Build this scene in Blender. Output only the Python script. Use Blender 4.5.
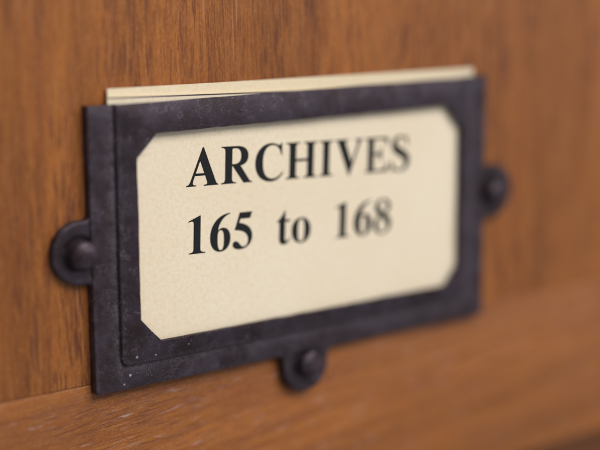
import bpy, bmesh, math, random
from mathutils import Vector, Matrix, noise as mnoise

random.seed(7)
MM = 0.001
for o in list(bpy.data.objects):
    bpy.data.objects.remove(o, do_unlink=True)
scene = bpy.context.scene
COL = scene.collection

# ------------------------------------------------------------------ camera
# x runs along the drawer front, z up, the wood face lies at y = 0, camera on -y
cam_d = bpy.data.cameras.new('camera')
cam = bpy.data.objects.new('camera', cam_d)
COL.objects.link(cam)
yaw, pitch, roll = 0.6520, -0.1894, -0.0050
fwd = Vector((math.sin(yaw) * math.cos(pitch), math.cos(yaw) * math.cos(pitch), math.sin(pitch)))
right = Vector((math.cos(yaw), -math.sin(yaw), 0))
up = right.cross(fwd)
r2 = right * math.cos(roll) + up * math.sin(roll)
u2 = -right * math.sin(roll) + up * math.cos(roll)
cpos = Vector((-160.49, -209.50, 50.0)) * MM
cam.matrix_world = Matrix(((r2.x, u2.x, -fwd.x, cpos.x), (r2.y, u2.y, -fwd.y, cpos.y),
                           (r2.z, u2.z, -fwd.z, cpos.z), (0, 0, 0, 1)))
cam_d.sensor_width = 36.0
cam_d.lens = 1467.0 / 600.0 * 36.0
cam_d.clip_start = 0.005
cam_d.clip_end = 50.0
cam_d.dof.use_dof = True
cam_d.dof.focus_distance = (Vector((-25.0, -.5, 11.0)) * MM - cpos).dot(fwd)
cam_d.dof.aperture_fstop = 5.5
cam_d.dof.aperture_blades = 0
scene.camera = cam

# ------------------------------------------------------------------ light
world = bpy.data.worlds.new('World')
scene.world = world
world.use_nodes = True
bg = world.node_tree.nodes['Background']
bg.inputs['Color'].default_value = (0.92, 0.93, 1.0, 1)
bg.inputs['Strength'].default_value = 0.29


def area(name, loc, target, sx, sy, power, color):
    d = bpy.data.lights.new(name, 'AREA')
    d.shape = 'RECTANGLE'
    d.size, d.size_y, d.energy, d.color = sx, sy, power, color
    o = bpy.data.objects.new(name, d)
    o.location = loc
    o.rotation_euler = (Vector(target) - Vector(loc)).to_track_quat('-Z', 'Y').to_euler()
    COL.objects.link(o)
    return o


area('ceiling_lamp', (0.30, -1.25, 1.25), (0, 0, 0), 1.4, 0.95, 35.0, (1.0, 0.975, 0.95))

area('fill_light', (1.5, -1.5, 0.25), (0, 0, 0), 1.0, 1.2, 5.0, (0.93, 0.95, 1.0))  # unseen fill added to give the right side a soft sheen

vs = scene.view_settings
vs.view_transform = 'Standard'
vs.look = 'None'
vs.exposure = 0.0
vs.gamma = 1.0
vs.use_curve_mapping = False
scene.render.engine = 'CYCLES'

# ------------------------------------------------------------------ node helpers


class NT:
    def __init__(self, name):
        self.mat = bpy.data.materials.new(name)
        self.mat.use_nodes = True
        self.t = self.mat.node_tree
        self.b = self.t.nodes['Principled BSDF']

    def n(self, typ, **kw):
        nd = self.t.nodes.new(typ)
        for k, v in kw.items():
            setattr(nd, k, v)
        return nd

    def put(self, sock, v):
        if isinstance(v, bpy.types.NodeSocket):
            self.t.links.new(v, sock)
        else:
            sock.default_value = v

    def coords(self):
        return self.n('ShaderNodeTexCoord').outputs['Object']

    def mapping(self, vec, scale=(1, 1, 1), loc=(0, 0, 0), rot=(0, 0, 0)):
        m = self.n('ShaderNodeMapping')
        self.put(m.inputs['Vector'], vec)
        m.inputs['Scale'].default_value = scale
        m.inputs['Location'].default_value = loc
        m.inputs['Rotation'].default_value = rot
        return m.outputs['Vector']

    def noise(self, vec, scale, detail=2.0, rough=0.5, dist=0.0):
        m = self.n('ShaderNodeTexNoise')
        self.put(m.inputs['Vector'], vec)
        m.inputs['Scale'].default_value = scale
        m.inputs['Detail'].default_value = detail
        m.inputs['Roughness'].default_value = rough
        m.inputs['Distortion'].default_value = dist
        return m.outputs['Fac']

    def ramp(self, fac, a, b, lo=0.0, hi=1.0):
        m = self.n('ShaderNodeMapRange', clamp=True)
        m.interpolation_type = 'SMOOTHSTEP'
        self.put(m.inputs['Value'], fac)
        m.inputs['From Min'].default_value = a
        m.inputs['From Max'].default_value = b
        m.inputs['To Min'].default_value = lo
        m.inputs['To Max'].default_value = hi
        return m.outputs['Result']

    def math(self, op, a, b=0.0):
        m = self.n('ShaderNodeMath', operation=op)
        self.put(m.inputs[0], a)
        self.put(m.inputs[1], b)
        return m.outputs[0]

    def mix(self, fac, a, b, blend='MIX'):
        m = self.n('ShaderNodeMix', data_type='RGBA', blend_type=blend)
        self.put(m.inputs[0], fac)
        for s, v in ((m.inputs[6], a), (m.inputs[7], b)):
            self.put(s, v if isinstance(v, bpy.types.NodeSocket) else (*v, 1))
        return m.outputs[2]

    def bump(self, height, strength, dist, normal=None):
        m = self.n('ShaderNodeBump')
        self.put(m.inputs['Height'], height)
        m.inputs['Strength'].default_value = strength
        m.inputs['Distance'].default_value = dist
        if normal is not None:
            self.put(m.inputs['Normal'], normal)
        return m.outputs['Normal']


def wood_material(name, horizontal=False):
    k = NT(name)
    co = k.coords()
    co = k.mapping(co, scale=(1000, 1000, 1000))            # millimetres from here on
    if horizontal:                                          # turn the grain along x, a little askew
        co = k.mapping(co, rot=(0, math.radians(90 + 5.0), 0), loc=(13, 0, 31))
    # wobble so that the streaks are not ruler straight
    wob = k.n('ShaderNodeTexNoise')
    k.put(wob.inputs['Vector'], k.mapping(co, scale=(.05, .05, .02)))
    wob.inputs['Scale'].default_value = 1.0
    sub = k.n('ShaderNodeVectorMath', operation='MULTIPLY_ADD')
    k.put(sub.inputs[0], wob.outputs['Color'])
    sub.inputs[1].default_value = (4.0, 0, 0)
    k.put(sub.inputs[2], co)
    v = sub.outputs[0]
    broad = k.noise(k.mapping(v, scale=(.10, .1, .008)), 1.0, 3, .55)
    streak = k.noise(k.mapping(v, scale=(.62, .6, .028)), 1.0, 4, .6)
    fine = k.noise(k.mapping(v, scale=(3.2, 3, .10)), 1.0, 3, .6)
    pore_n = k.noise(k.mapping(v, scale=(2.7, 3, .2) if horizontal else (1.55, 2, .11)), 1.0, 2, .55)
    grit = k.noise(k.mapping(co, scale=(3.5, 3, 1.6)), 1.0, 3, .7)
    pore_f = k.noise(k.mapping(v, scale=(3.3, 3, .17), loc=(7, 3, 2)), 1.0, 1, .5)
    clump = k.ramp(k.noise(k.mapping(v, scale=(.14, .1, .025), loc=(3.7, 0, 1)), 1.0, 2), .38, .62)
    fleck = k.noise(k.mapping(co, scale=(.8, .8, .35)), 1.0, 3, .6)
    base = k.mix(k.ramp(broad, .34, .66), (.245, .080, .0155), (.380, .127, .025))
    base = k.mix(k.ramp(streak, .42, .72, 0, .8), base, (.200, .055, .013))
    base = k.mix(k.ramp(fine, .45, .7, 0, .35), base, (.43, .175, .042))
    base = k.mix(k.ramp(fleck, .45, .75, 0, .22), base, (.35, .15, .065))
    base = k.mix(k.ramp(grit, .42, .66, 0, .38), base, (.17, .05, .016))
    base = k.mix(k.ramp(grit, .34, .46, .3, 0), base, (.48, .21, .06))
    pores = k.math('MULTIPLY', k.ramp(pore_n, .56, .64), k.ramp(clump, 0, 1, .1, .75))
    pores2 = k.math('MULTIPLY', k.ramp(pore_f, .58, .64), k.ramp(clump, 0, 1, .45, 1.0))
    pores = k.math('MAXIMUM', pores, pores2)
    if horizontal:
        dust = k.ramp(k.noise(k.mapping(v, scale=(1.0, 1, .12), loc=(9, 1, 5)), 1.0, 3), .52, .68)
        base = k.mix(k.math('MULTIPLY', pores, .48), base, (.115, .036, .020))
        pore_w = k.ramp(k.noise(k.mapping(v, scale=(2.4, 2, .22), loc=(21, 8, 2)), 1.0, 2), .54, .64)
        base = k.mix(k.math('MULTIPLY', k.math('MULTIPLY', pore_w, dust), .42), base, (.50, .40, .42))
    else:
        base = k.mix(k.math('MULTIPLY', pores, .8), base, (.095, .028, .018))
        pale = k.ramp(k.noise(k.mapping(v, scale=(1.7, 2, .035), loc=(2, 8, 2)), 1.0, 2), .66, .74)
        base = k.mix(k.math('MULTIPLY', pale, .45), base, (.52, .26, .12))
    k.put(k.b.inputs['Base Color'], base)
    k.put(k.b.inputs['Roughness'], k.ramp(streak, .2, .8, .40, .56))
    k.b.inputs['Specular IOR Level'].default_value = .32
    h = k.math('SUBTRACT', k.math('MULTIPLY', fine, .35), pores)
    k.put(k.b.inputs['Normal'], k.bump(h, .55, .00012))
    return k.mat


def metal_material(name, r0, r1, bump, g=1.0):
    k = NT(name)
    co = k.mapping(k.coords(), scale=(1000, 1000, 1000))
    n1 = k.noise(co, .16, 4, .6)
    n2 = k.noise(k.mapping(co, loc=(31, 7, 3)), .9, 5, .65)
    n3 = k.noise(k.mapping(co, loc=(5, 17, 9)), 4.5, 3, .6)
    base = k.mix(k.ramp(n1, .35, .65), (.038 * g, .0245 * g, .0285 * g), (.064 * g, .047 * g, .062 * g))
    base = k.mix(k.ramp(n2, .55, .72, 0, .5), base, (.075 * g, .036 * g, .034 * g))
    n4 = k.noise(k.mapping(co, loc=(11, 2, 5)), .45, 3, .6)
    scuff = k.math('MULTIPLY', k.ramp(n4, .49, .64), k.ramp(n3, .52, .68))
    base = k.mix(k.math('MULTIPLY', scuff, .7), base, (.24, .21, .25))
    wear = k.n('ShaderNodeAttribute', attribute_name='wear').outputs['Fac']
    wm = k.math('MULTIPLY', wear, k.ramp(k.math('ADD', n3, k.math('MULTIPLY', n2, .6)), .62, .98))
    base = k.mix(k.math('MULTIPLY', wm, .7), base, (.20, .165, .185))
    # a few crumbs of white dust caught near the lower left corner, plus tiny random ones
    dots = None
    for (x, z, r) in ((-36.9, -18.7, .28), (-33.2, -18.9, .24), (-37.8, -21.9, .33), (-39.0, -23.3, .20), (-26.6, -18.1, .2)):
        sep = k.n('ShaderNodeSeparateXYZ')
        k.put(sep.inputs[0], co)
        dx = k.math('SUBTRACT', sep.outputs[0], x)
        dz = k.math('SUBTRACT', sep.outputs[2], z)
        d = k.math('SQRT', k.math('ADD', k.math('MULTIPLY', dx, dx), k.math('MULTIPLY', dz, dz)))
        d = k.math('ADD', d, k.math('MULTIPLY', k.math('SUBTRACT', n3, .5), .55))
        m = k.ramp(d, r * .35, r * .85, .85, 0)
        dots = m if dots is None else k.math('MAXIMUM', dots, m)
    vor = k.n('ShaderNodeTexVoronoi')
    k.put(vor.inputs['Vector'], co)
    vor.inputs['Scale'].default_value = .55
    sepc = k.n('ShaderNodeSeparateColor')
    k.put(sepc.inputs[0], vor.outputs['Color'])
    tiny = k.math('MULTIPLY', k.ramp(vor.outputs['Distance'], .03, .075, 1, 0), k.ramp(sepc.outputs[0], .80, .86))
    dots = k.math('MAXIMUM', dots, k.math('MULTIPLY', tiny, .55))
    base = k.mix(dots, base, (.55, .52, .52))
    k.put(k.b.inputs['Base Color'], base)
    k.b.inputs['Metallic'].default_value = .5
    k.put(k.b.inputs['Roughness'], k.ramp(n2, .3, .7, r0, r1))
    k.b.inputs['Specular IOR Level'].default_value = .3
    h = k.math('ADD', k.math('MULTIPLY', n1, 1.4), k.math('ADD', k.math('MULTIPLY', n2, .5), k.math('MULTIPLY', n3, .16)))
    k.put(k.b.inputs['Normal'], k.bump(h, bump, .00028))
    return k.mat


def card_material(name, col_a, col_b):
    k = NT(name)
    co = k.mapping(k.coords(), scale=(1000, 1000, 1000))
    n1 = k.noise(co, .05, 2, .5)
    n2 = k.noise(k.mapping(co, loc=(3, 9, 4)), 1.3, 4, .65)
    n3 = k.noise(k.mapping(co, scale=(1, 1, .6)), 3.2, 3, .6)
    base = k.mix(k.ramp(n1, .3, .7), col_a, col_b)
    base = k.mix(k.ramp(n2, .42, .66, 0, .62), base, tuple(c * s for c, s in zip(col_a, (.92, .89, .80))))
    base = k.mix(k.ramp(n3, .48, .68, 0, .5), base, (.83, .75, .63))
    k.put(k.b.inputs['Base Color'], base)
    k.b.inputs['Roughness'].default_value = .85
    k.b.inputs['Specular IOR Level'].default_value = .2
    k.put(k.b.inputs['Normal'], k.bump(k.math('ADD', n3, n2), .25, .00008))
    return k.mat


def ink_material():
    k = NT('black ink')
    co = k.mapping(k.coords(), scale=(1000, 1000, 1000))
    n = k.noise(co, 6.0, 3, .6)
    base = k.mix(k.ramp(n, .45, .8, 0, .5), (.008, .009, .010), (.035, .035, .038))
    k.put(k.b.inputs['Base Color'], base)
    k.b.inputs['Roughness'].default_value = .7
    k.b.inputs['Specular IOR Level'].default_value = .25
    return k.mat


M_PANEL = wood_material('teak, upright grain')
M_RAIL = wood_material('teak, level grain', True)
M_METAL = metal_material('dark bronze patina', .34, .56, .6, .82)
M_PIN = metal_material('rubbed bronze', .28, .46, 1.0, 1.0)
M_FRONT = card_material('cream card', (.79, .67, .485), (.82, .715, .55))
M_BACK = card_material('cream card, older', (.80, .68, .47), (.78, .65, .45))
M_INK = ink_material()

# ------------------------------------------------------------------ mesh helpers (all numbers in mm)


def finish(name, bm, mat, parent=None, sharp=35):
    bm.normal_update()
    for f in bm.faces:
        f.smooth = True
    me = bpy.data.meshes.new(name)
    bm.to_mesh(me)
    bm.free()
    me.transform(Matrix.Scale(MM, 4))
    me.set_sharp_from_angle(angle=math.radians(sharp))
    me.materials.append(mat)
    o = bpy.data.objects.new(name, me)
    COL.objects.link(o)
    if parent:
        o.parent = parent
    return o


def apply_mods(o, sharp=35):
    dg = bpy.context.evaluated_depsgraph_get()
    me = bpy.data.meshes.new_from_object(o.evaluated_get(dg))
    o.modifiers.clear()
    old = o.data
    o.data = me
    bpy.data.meshes.remove(old)
    for p in me.polygons:
        p.use_smooth = True
    me.set_sharp_from_angle(angle=math.radians(sharp))


def mark(o, label=None, cat=None, group=None, kind=None):
    for k, v in (('label', label), ('category', cat), ('group', group), ('kind', kind)):
        if v:
            o[k] = v
    return o


def empty(name, loc=(0, 0, 0)):
    o = bpy.data.objects.new(name, None)
    o.empty_display_size = .01
    o.location = Vector(loc) * MM
    COL.objects.link(o)
    return o


def box(name, x0, x1, y0, y1, z0, z1, r, mat, parent=None, seg=3):
    bm = bmesh.new()
    bmesh.ops.create_cube(bm, size=1.0)
    for v in bm.verts:
        v.co = Vector((x0 + (v.co.x + .5) * (x1 - x0), y0 + (v.co.y + .5) * (y1 - y0), z0 + (v.co.z + .5) * (z1 - z0)))
    bmesh.ops.bevel(bm, geom=bm.edges[:], offset=r, segments=seg, profile=.5, affect='EDGES')
    return finish(name, bm, mat, parent, 40)


def wobble(x, z, amp, freq, seed=0.0):
    p = Vector((x * freq + seed, z * freq, seed * 1.7))
    return amp * mnoise.noise(p)


# ------------------------------------------------------------------ the drawer front (setting)
WY = 0.9                                # the wood face
SEAM, BOTTOM = -22.85, -57.9
drawer = mark(empty('drawer_front', (0, 0, BOTTOM)), kind='structure')


def keep(o, parent):
    o.parent = parent
    o.matrix_parent_inverse = parent.matrix_basis.inverted()


keep(box('panel', -170, 260, WY, 19, SEAM + .008, 120, .30, M_PANEL), drawer)
keep(box('rail', -170, 260, WY + .06, 19, BOTTOM, SEAM - .008, .30, M_RAIL), drawer)
cab = mark(box('cabinet_rail', -170, 260, 24, 40, -110, BOTTOM - 4.5, .8, M_RAIL), kind='structure')

# ------------------------------------------------------------------ the metal label holder
holder = mark(empty('label_holder', (0, 0, -24.35)),
              'dark bronze metal label holder with raised frame pinned to the wooden drawer', 'label holder')
T, B, S = 24.35, -24.35, 45.0           # top, bottom, half width of the flange
SL, SR = 44.4, 45.4
FY = -1.0                               # front of the flange
PY = -2.35                              # front of the raised frame
TY = -0.62                              # front of the fixing tabs


def arc(cx, cz, r, a0, a1, n):
    return [(cx + r * math.cos(math.radians(a0 + (a1 - a0) * i / n)), cz + r * math.sin(math.radians(a0 + (a1 - a0) * i / n)))
            for i in range(n + 1)]


def lin(a, b, n):
    return [(a[0] + (b[0] - a[0]) * i / n, a[1] + (b[1] - a[1]) * i / n) for i in range(n)]


def front_up(bm):
    bmesh.ops.recalc_face_normals(bm, faces=bm.faces[:])
    if sum(f.normal.y * f.calc_area() for f in bm.faces) > 0:
        bmesh.ops.reverse_faces(bm, faces=bm.faces[:])


def fill_loops(bm, loops):
    es = []
    for L in loops:
        for i in range(len(L)):
            p, q = L[i], L[(i + 1) % len(L)]
            es.append(bm.edges.get((p, q)) or bm.edges.new((p, q)))
    bmesh.ops.triangle_fill(bm, edges=es, use_beauty=True)


def u_ring(ix, iz, y, r0, amp=.08):
    """an open U: down the left side, along the bottom, up the right side"""
    e = max(0, 1 - ix / 3.0)                 # the outer fold is not quite symmetrical
    xl, x, zb, r = SL - ix, SR * e + S * (1 - e) - ix, B + iz, r0
    pts = lin((-xl, T), (-xl, zb + r), 24) + arc(-xl + r, zb + r, r, 180, 270, 8)
    pts += lin((-xl + r, zb), (x - r, zb), 40)[1:] + arc(x - r, zb + r, r, 270, 360, 8) + lin((x, zb + r), (x, T), 24)[1:] + [(x, T)]
    return [Vector((px + wobble(px, pz, amp, .2, 5.0), y + wobble(px, pz, .09, .13, 9.0) * (ix > .5),
                    pz + (wobble(px, pz, amp, .2, 8.0) if pz < T - .1 else 0))) for px, pz in pts]


def sheet(o, thick=.62, bev=.08):
    so = o.modifiers.new('sheet', 'SOLIDIFY')
    so.thickness = thick * MM
    so.offset = -1
    be = o.modifiers.new('edge', 'BEVEL')
    be.width = bev * MM
    be.segments = 2
    be.limit_method = 'ANGLE'
    be.angle_limit = math.radians(50)
    apply_mods(o, 35)
    keep(o, holder)
    return o


def rings_to_mesh(bm, prof, amp):
    wl = bm.verts.layers.float.new('wear')
    rings = []
    for ix, iz, y, r0, w in prof:
        ring = [bm.verts.new(p) for p in u_ring(ix, iz, y, r0, amp)]
        for v in ring:
            v[wl] = w
        rings.append(ring)
    for a, b in zip(rings, rings[1:]):
        for i in range(len(a) - 1):
            bm.faces.new((a[i], a[i + 1], b[i + 1], b[i]))
    return rings


# flange: folded back to the wood along left, bottom and right, open at the top so cards slide in behind it
bm = bmesh.new()
rings_to_mesh(bm, [(0, 0, WY - .03, .5, 0), (0, 0, .4, .5, 0), (0, 0, FY + .3, .5, .2), (.09, .09, FY + .1, .48, .4), (.28, .28, FY, .45, .4), (1.0, 1.0, FY, .8, .05),
                   (2.4, 2.1, FY, .9, .12), (3.6, 3.1, FY, 1.2, .35), (4.3, 3.75, FY, 1.5, .7), (4.74, 4.10, FY + .0, 1.55, .5)], .08)
front_up(bm)
sheet(finish('flange', bm, M_METAL, None, 40))

# raised frame: stamped forward from the flange with a soft shoulder, with the chamfered window
bm = bmesh.new()
rings = rings_to_mesh(bm, [(4.5, 3.9, FY + .25, 1.5, 0), (4.76, 4.12, FY + .02, 1.5, 0), (4.84, 4.19, FY - .28, 1.45, .1), (4.93, 4.27, FY - .50, 1.4, .3), (5.12, 4.44, FY - .66, 1.3, .55),
                           (5.45, 4.74, FY - .75, 1.1, .3), (6.1, 5.3, FY - .86, .9, .05)], .08)
X0, X1, ZT, ZB, C = -36.3, 37.5, 19.25, -16.6, 3.9
corners = [(X0, ZT - C), (X0 + C, ZT), (X1 - C - .3, ZT), (X1, ZT - C - .6), (X1, ZB + C + .4), (X1 - C, ZB), (X0 + C + .2, ZB), (X0, ZB + C + .5)]
win = []
for i, c in enumerate(corners):
    d = corners[(i + 1) % 8]
    for p in lin(c, d, max(3, int(math.dist(c, d) / 1.5))):
        win.append((p[0] + wobble(p[0], p[1], .13, .3, 2.0), p[1] + wobble(p[0], p[1], .13, .3, 6.0)))
wv = [bm.verts.new((x, PY - .25 + wobble(x, z, .09, .13, 9.0), z)) for x, z in win]
top = rings[-1]
xa, xb = top[-1].co.x, top[0].co.x
ts = [bm.verts.new((x, FY - .86 + wobble(x, T, .09, .13, 9.0), T + wobble(x, T, .10, .12, 4.0))) for x in [xa + (xb - xa) * i / 30 for i in range(1, 30)]]
loops = []
for L in (top + ts, wv):
    loops += [bm.edges.get((L[i], L[(i + 1) % len(L)])) or bm.edges.new((L[i], L[(i + 1) % len(L)])) for i in range(len(L))]
bmesh.ops.bridge_loops(bm, edges=loops)
front_up(bm)
sheet(finish('raised_frame', bm, M_METAL, None, 40))


# fixing tabs: round-ended lugs lying on the wood, tucked under the flange, dished round the pin
def make_tab(conv, out, hole, TR=5.35, TY=TY, fr=.9):
    c, inner = out - TR, -3.2
    o = [(-TR - fr, inner), (-TR - fr, 0.0)]
    o += [(-TR - fr + fr * math.sin(t), fr - fr * math.cos(t)) for t in [math.pi / 2 * i / 5 for i in range(1, 6)]]
    o += [(TR * math.cos(t), c + TR * math.sin(t)) for t in [math.pi - math.pi * i / 30 for i in range(31)]]
    o += [(TR + fr - fr * math.sin(t), fr - fr * math.cos(t)) for t in [math.pi / 2 * (5 - i) / 5 for i in range(5)]]
    o += [(TR + fr, 0.0), (TR + fr, inner)]
    q = []
    for p in o:
        if not q or math.dist(p, q[-1]) > .02:
            q.append(p)
    pts = [Vector(conv(p)) for p in q]
    n = len(pts)
    area2 = sum(pts[i].x * pts[(i + 1) % n].y - pts[(i + 1) % n].x * pts[i].y for i in range(n))
    sgn = 1 if area2 > 0 else -1
    nor = []
    for i in range(n):
        d1 = (pts[i] - pts[i - 1]).normalized()
        d2 = (pts[(i + 1) % n] - pts[i]).normalized()
        n1, n2 = Vector((d1.y, -d1.x)) * sgn, Vector((d2.y, -d2.x)) * sgn
        m = n1 + n2
        nor.append(m / max(m.dot(n1), .5))
    r = .38
    prof = [(0, WY - .03), (0, TY + r)] + [(r * (1 - math.cos(t)), TY + r * (1 - math.sin(t))) for t in [math.pi / 2 * i / 4 for i in range(1, 5)]] + [(r + .22, TY)]
    bm = bmesh.new()
    rr = []
    for ins, y in prof:
        rr.append([bm.verts.new((p.x - m.x * ins, y, p.y - m.y * ins)) for p, m in zip(pts, nor)])
    for a, b in zip(rr, rr[1:]):
        for i in range(n):
            bm.faces.new((a[i], a[(i + 1) % n], b[(i + 1) % n], b[i]))
    dish = []
    for rad, dy in ((3.45, 0), (3.2, .03), (2.95, .14), (2.7, .36), (2.4, .5), (2.0, .56)):
        dish.append([bm.verts.new((hole[0] + rad * math.cos(2 * math.pi * k / 36), TY + dy, hole[1] + rad * math.sin(2 * math.pi * k / 36))) for k in range(36)])
    for a, b in zip(dish, dish[1:]):
        for k in range(36):
            bm.faces.new((a[k], a[(k + 1) % 36], b[(k + 1) % 36], b[k]))
    bm.faces.new(dish[-1])
    fill_loops(bm, [rr[-1], dish[0]])
    front_up(bm)
    t = finish('fixing_tab', bm, M_METAL, None, 40)
    keep(t, holder)
    return t


ZL, ZR = .25, .75
PINS = ((-46.4, ZL, (.05, -.06)), (47.3, ZR, (.0, .05)), (.15, -26.2, (.10, .08)))
tabs = [make_tab(lambda p: (-SL - p[1], ZL - p[0]), 7.1, PINS[0][:2]),
        make_tab(lambda p: (SR + p[1], ZR + p[0]), 8.1, PINS[1][:2]),
        make_tab(lambda p: (p[0], B - p[1]), 7.6, PINS[2][:2], 5.2, FY + .05, 1.5)]


# pins: round-headed nails, head standing a little off the tab
def make_pin(x, z, tilt, parent):
    prof = [(0, -3.50), (.65, -3.46), (1.25, -3.33), (1.8, -3.10), (2.25, -2.76), (2.52, -2.38), (2.58, -2.08), (2.45, -1.86), (1.8, -1.76),
            (1.12, -1.70), (1.08, TY + .5)]
    bm = bmesh.new()
    n = 32
    rings = []
    for i, (r, y) in enumerate(prof):
        if r == 0:
            rings.append([bm.verts.new((0, y, 0))])
            continue
        ring = []
        for k in range(n):
            a = 2 * math.pi * k / n
            rr = r * (1 + .07 * mnoise.noise(Vector((math.cos(a) * 1.3 + x, y * .8, math.sin(a) * 1.3 + z))))
            yy = y + .16 * mnoise.noise(Vector((r * math.cos(a) * .8 + x, 3.0, r * math.sin(a) * .8 + z))) * (y < -2)
            ring.append(bm.verts.new((rr * math.cos(a), yy, rr * math.sin(a))))
        rings.append(ring)
    for a, b in zip(rings, rings[1:]):
        for k in range(n):
            if len(a) == 1:
                bm.faces.new((a[0], b[k], b[(k + 1) % n]))
            else:
                bm.faces.new((a[k], a[(k + 1) % n], b[(k + 1) % n], b[k]))
    bm.faces.new(rings[-1])
    bmesh.ops.recalc_face_normals(bm, faces=bm.faces[:])
    bmesh.ops.translate(bm, verts=bm.verts[:], vec=(0, -FY, 0))
    bmesh.ops.rotate(bm, verts=bm.verts[:], cent=(0, 0, 0), matrix=Matrix.Rotation(tilt[0], 3, 'X') @ Matrix.Rotation(tilt[1], 3, 'Z'))
    bmesh.ops.translate(bm, verts=bm.verts[:], vec=(x, FY, z))
    o = finish('pin', bm, M_PIN, None, 60)
    o.parent = parent
    return o


for tb, (x, z, tl) in zip(tabs, PINS):
    pin = make_pin(x, z, tl, tb)

# ------------------------------------------------------------------ the two cards
TILT = math.radians(-2.12)
CY = -.31                               # face of the printed card


def sstep(a, b, t):
    t = min(1, max(0, (t - a) / (b - a)))
    return t * t * (3 - 2 * t)


def bulge(x, z):
    """the printed card springs a little forward into the raised frame"""
    return -1.0 * sstep(41, 36.8, abs(x)) * sstep(22.8, 19.4, z) * sstep(-20.5, -16.8, z)


def make_card(name, corners, y0, y1, mat, bow=0.0):
    bm = bmesh.new()
    (a, b, c, d) = [Vector(p) for p in corners]      # TL TR BR BL
    nx, nz = 82, 60
    g = [[None] * (nz + 1) for _ in range(nx + 1)]
    for i in range(nx + 1):
        for j in range(nz + 1):
            u, v = i / nx, j / nz
            p = (a * (1 - u) + b * u) * (1 - v) + (d * (1 - u) + c * u) * v
            yy = y0 + bow * bulge(p.x, p.y)
            g[i][j] = bm.verts.new((p.x, yy, p.y))
    for i in range(nx):
        for j in range(nz):
            bm.faces.new((g[i][j], g[i][j + 1], g[i + 1][j + 1], g[i + 1][j]))
    bmesh.ops.recalc_face_normals(bm, faces=bm.faces[:])
    if sum(f.normal.y for f in bm.faces) > 0:
        bmesh.ops.reverse_faces(bm, faces=bm.faces[:])
    o = finish(name, bm, mat, None, 40)
    so = o.modifiers.new('thickness', 'SOLIDIFY')
    so.thickness = (y1 - y0) * MM
    so.offset = -1
    apply_mods(o, 40)
    return o


back = mark(make_card('card', [(-39.95, 26.85), (42.7, 25.78), (42.75, -23.3), (-39.9, -23.3)], .18, .48, M_BACK),
            'plain cream card behind the printed one, its taller edge showing above the frame', 'card')
front = mark(make_card('card', [(-40.25, 25.48), (42.3, 22.75), (42.5, -23.4), (-40.1, -23.1)], CY, CY + .28, M_FRONT, 1.0),
             'cream card printed ARCHIVES 165 to 168 in the window of the holder', 'card')

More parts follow.
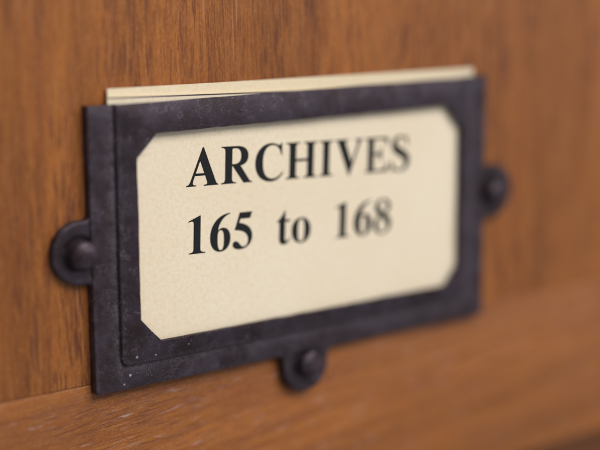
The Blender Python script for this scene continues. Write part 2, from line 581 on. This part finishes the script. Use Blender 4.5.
# lettering: bold roman with bracketed serifs, drawn as outlines on a 1000 unit em
G = {
    'A': (722, ["M9 0 L9 19 C50 22 75 45 100 103 L345 690 L372 690 L618 112 C645 45 660 25 689 19 L689 0 L380 0 L380 19 C430 21 450 30 450 52 C450 66 445 80 435 105 L405 185 L190 185 L165 120 C152 85 148 70 148 58 C148 30 165 21 222 19 L222 0",
                "M209 228 L385 228 L297 446"]),
    'R': (722, ["M26 0 L26 19 C95 24 110 40 110 105 L110 571 C110 636 95 652 26 657 L26 676 L360 676 C530 676 620 605 620 493 C620 395 560 335 450 318 L640 60 C662 30 680 22 715 19 L715 0 L518 0 L275 315 L266 315 L266 105 C266 40 285 24 360 19 L360 0",
                "M266 352 L300 352 C410 352 458 400 458 495 C458 590 412 636 320 636 C280 636 266 630 266 600"]),
    'C': (722, ["M659 454 L636 454 C608 584 540 650 440 650 C300 650 226 540 226 340 C226 140 305 38 450 38 C530 38 595 72 665 150 L687 128 C610 30 525 -19 415 -19 C200 -19 49 120 49 330 C49 545 205 691 405 691 C455 691 500 680 550 660 C570 652 580 650 590 650 C612 650 625 665 634 691 L655 691"]),
    'H': (778, ["M21 0 L21 19 C90 24 106 40 106 105 L106 571 C106 636 90 652 21 657 L21 676 L351 676 L351 657 C280 652 261 636 261 571 L261 366 L519 366 L519 571 C519 636 500 652 429 657 L429 676 L759 676 L759 657 C690 652 674 636 674 571 L674 105 C674 40 690 24 759 19 L759 0 L429 0 L429 19 C500 24 519 40 519 105 L519 318 L261 318 L261 105 C261 40 280 24 351 19 L351 0"]),
    'I': (389, ["M20 0 L20 19 C95 24 116 40 116 105 L116 571 C116 636 95 652 20 657 L20 676 L370 676 L370 657 C292 652 272 636 272 571 L272 105 C272 40 292 24 370 19 L370 0"]),
    'V': (722, ["M16 676 L16 657 C60 652 75 635 105 565 L352 -18 L381 -18 L605 545 C637 625 655 652 701 657 L701 676 L486 676 L486 657 C540 652 560 640 560 612 C560 592 553 568 540 534 L428 240 L300 545 C285 580 280 600 280 614 C280 645 300 655 352 657 L352 676"]),
    'E': (667, ["M16 0 L16 19 C88 24 107 40 107 105 L107 571 C107 636 88 652 16 657 L16 676 L612 676 L616 490 L594 490 C574 600 520 634 410 634 L290 634 C270 634 262 627 262 607 L262 371 L290 371 C390 371 420 400 438 496 L460 496 L460 202 L438 202 C424 300 388 328 290 328 L262 328 L262 78 C262 50 275 42 310 42 L370 42 C500 42 560 80 612 190 L641 190 L606 0"]),
    'S': (556, ["M442 692 L424 692 C421 668 412 656 395 656 C385 656 375 659 355 668 C318 685 285 692 250 692 C130 692 48 610 48 500 C48 410 95 350 225 290 C340 237 378 205 378 145 C378 70 322 22 245 22 C150 22 90 85 62 215 L40 215 L40 -19 L60 -19 C65 8 74 18 92 18 C103 18 115 15 135 6 C175 -11 215 -19 262 -19 C410 -19 513 72 513 195 C513 300 455 360 320 425 C215 475 175 510 175 560 C175 612 215 650 275 650 C360 650 410 590 438 470 L460 470"]),
    '1': (500, ["M80 0 L80 21 C152 22 176 40 176 95 L176 530 C176 572 164 588 138 588 C120 588 98 583 65 572 L65 594 L308 688 L325 688 L325 95 C325 40 350 22 432 21 L432 0"]),
    '6': (500, ["M460 688 L462 670 C330 640 220 520 205 385 C240 415 270 425 305 425 C410 425 475 345 475 222 C475 80 380 -13 258 -13 C120 -13 28 95 28 260 C28 495 200 675 460 688",
                "M258 382 C215 382 194 345 194 240 C194 90 215 20 262 20 C308 20 328 75 328 200 C328 330 308 382 258 382"]),
    '5': (500, ["M450 676 L405 555 L190 555 L165 485 C350 455 460 365 460 225 C460 85 345 -8 185 -8 C90 -8 22 32 22 88 C22 125 48 150 86 150 C118 150 145 135 180 95 C215 55 235 40 262 40 C325 40 362 85 362 160 C362 275 250 345 75 352 L60 357 L170 676"]),
    '8': (500, ["M250 688 C370 688 448 625 448 535 C448 465 405 415 330 385 C425 335 472 275 472 190 C472 70 380 -13 248 -13 C115 -13 28 65 28 175 C28 255 75 310 165 350 C85 400 52 450 52 520 C52 620 130 688 250 688",
                "M300 405 C335 440 345 480 345 540 C345 610 310 655 252 655 C195 655 160 620 160 565 C160 510 205 460 300 405",
                "M200 325 C160 285 145 235 145 170 C145 80 185 22 250 22 C315 22 358 62 358 125 C358 195 320 250 200 325"]),
    't': (333, ["M210 461 L316 461 L316 415 L210 415 L210 120 C210 75 218 58 245 58 C265 58 285 75 310 118 L332 105 C295 25 245 -12 185 -12 C105 -12 70 30 70 120 L70 415 L20 415 L20 437 C85 480 140 545 188 630 L210 630"]),
    'o': (500, ["M250 473 C385 473 476 375 476 230 C476 85 385 -14 250 -14 C115 -14 25 85 25 230 C25 375 115 473 250 473",
                "M250 440 C305 440 325 375 325 230 C325 80 305 20 250 20 C195 20 176 80 176 230 C176 375 195 440 250 440"]),
    ' ': (250, []),
}


def path_points(d):
    pts, cur = [], None
    toks = d.replace('M', ' M ').replace('L', ' L ').replace('C', ' C ').split()
    i = 0
    while i < len(toks):
        c = toks[i]
        if c in 'ML':
            cur = (float(toks[i + 1]), float(toks[i + 2]))
            pts.append(cur)
            i += 3
        else:
            q = [float(t) for t in toks[i + 1:i + 7]]
            p0, p1, p2, p3 = cur, (q[0], q[1]), (q[2], q[3]), (q[4], q[5])
            for k in range(1, 11):
                t = k / 10
                s = 1 - t
                pts.append(tuple(s ** 3 * p0[m] + 3 * s * s * t * p1[m] + 3 * s * t * t * p2[m] + t ** 3 * p3[m] for m in (0, 1)))
            cur = p3
            i += 7
    out = []
    for p in pts:
        if not out or math.dist(p, out[-1]) > .5:
            out.append(p)
    if math.dist(out[0], out[-1]) < .5:
        out.pop()
    return out


GLYPH_Y = CY - 1.0 - .02


def glyph(ch, x, z, em, parent):
    bm = bmesh.new()
    es = []
    for d in G[ch][1]:
        vs_ = []
        for (px, pz) in path_points(d):
            vs_.append(bm.verts.new((px * em / 1000, 0, pz * em / 1000)))
        for i in range(len(vs_)):
            es.append(bm.edges.new((vs_[i], vs_[(i + 1) % len(vs_)])))
    bmesh.ops.triangle_fill(bm, edges=es, use_beauty=True)
    bmesh.ops.recalc_face_normals(bm, faces=bm.faces[:])
    if sum(f.normal.y for f in bm.faces) > 0:
        bmesh.ops.reverse_faces(bm, faces=bm.faces[:])
    # ink has a hair of thickness
    bmesh.ops.rotate(bm, verts=bm.verts[:], cent=(0, 0, 0), matrix=Matrix.Rotation(-TILT, 3, 'Y'))
    bmesh.ops.translate(bm, verts=bm.verts[:], vec=(x, GLYPH_Y, z))
    o = finish('digit' if ch.isdigit() else 'letter', bm, M_INK, parent, 40)
    return o


def text_line(s, x, z, em, parent):
    pen = 0.0
    for ch in s:
        if ch != ' ':
            glyph(ch, x + pen * math.cos(TILT), z + pen * math.sin(TILT), em, parent)
        pen += G[ch][0] * em / 1000


EM = 9.71
text_line('ARCHIVES', -26.05, 9.30, EM, front)
text_line('165  to  168', -26.48, -2.47, EM, front)

# thin dark strip on the printed card's top edge, painted shade of the gap
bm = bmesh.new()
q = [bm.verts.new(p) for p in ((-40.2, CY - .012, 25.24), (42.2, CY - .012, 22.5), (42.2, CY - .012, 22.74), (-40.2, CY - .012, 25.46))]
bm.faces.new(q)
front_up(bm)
k = NT('painted gap shade')
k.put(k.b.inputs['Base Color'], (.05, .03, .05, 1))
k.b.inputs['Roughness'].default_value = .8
finish('gap_shade', bm, k.mat, front)
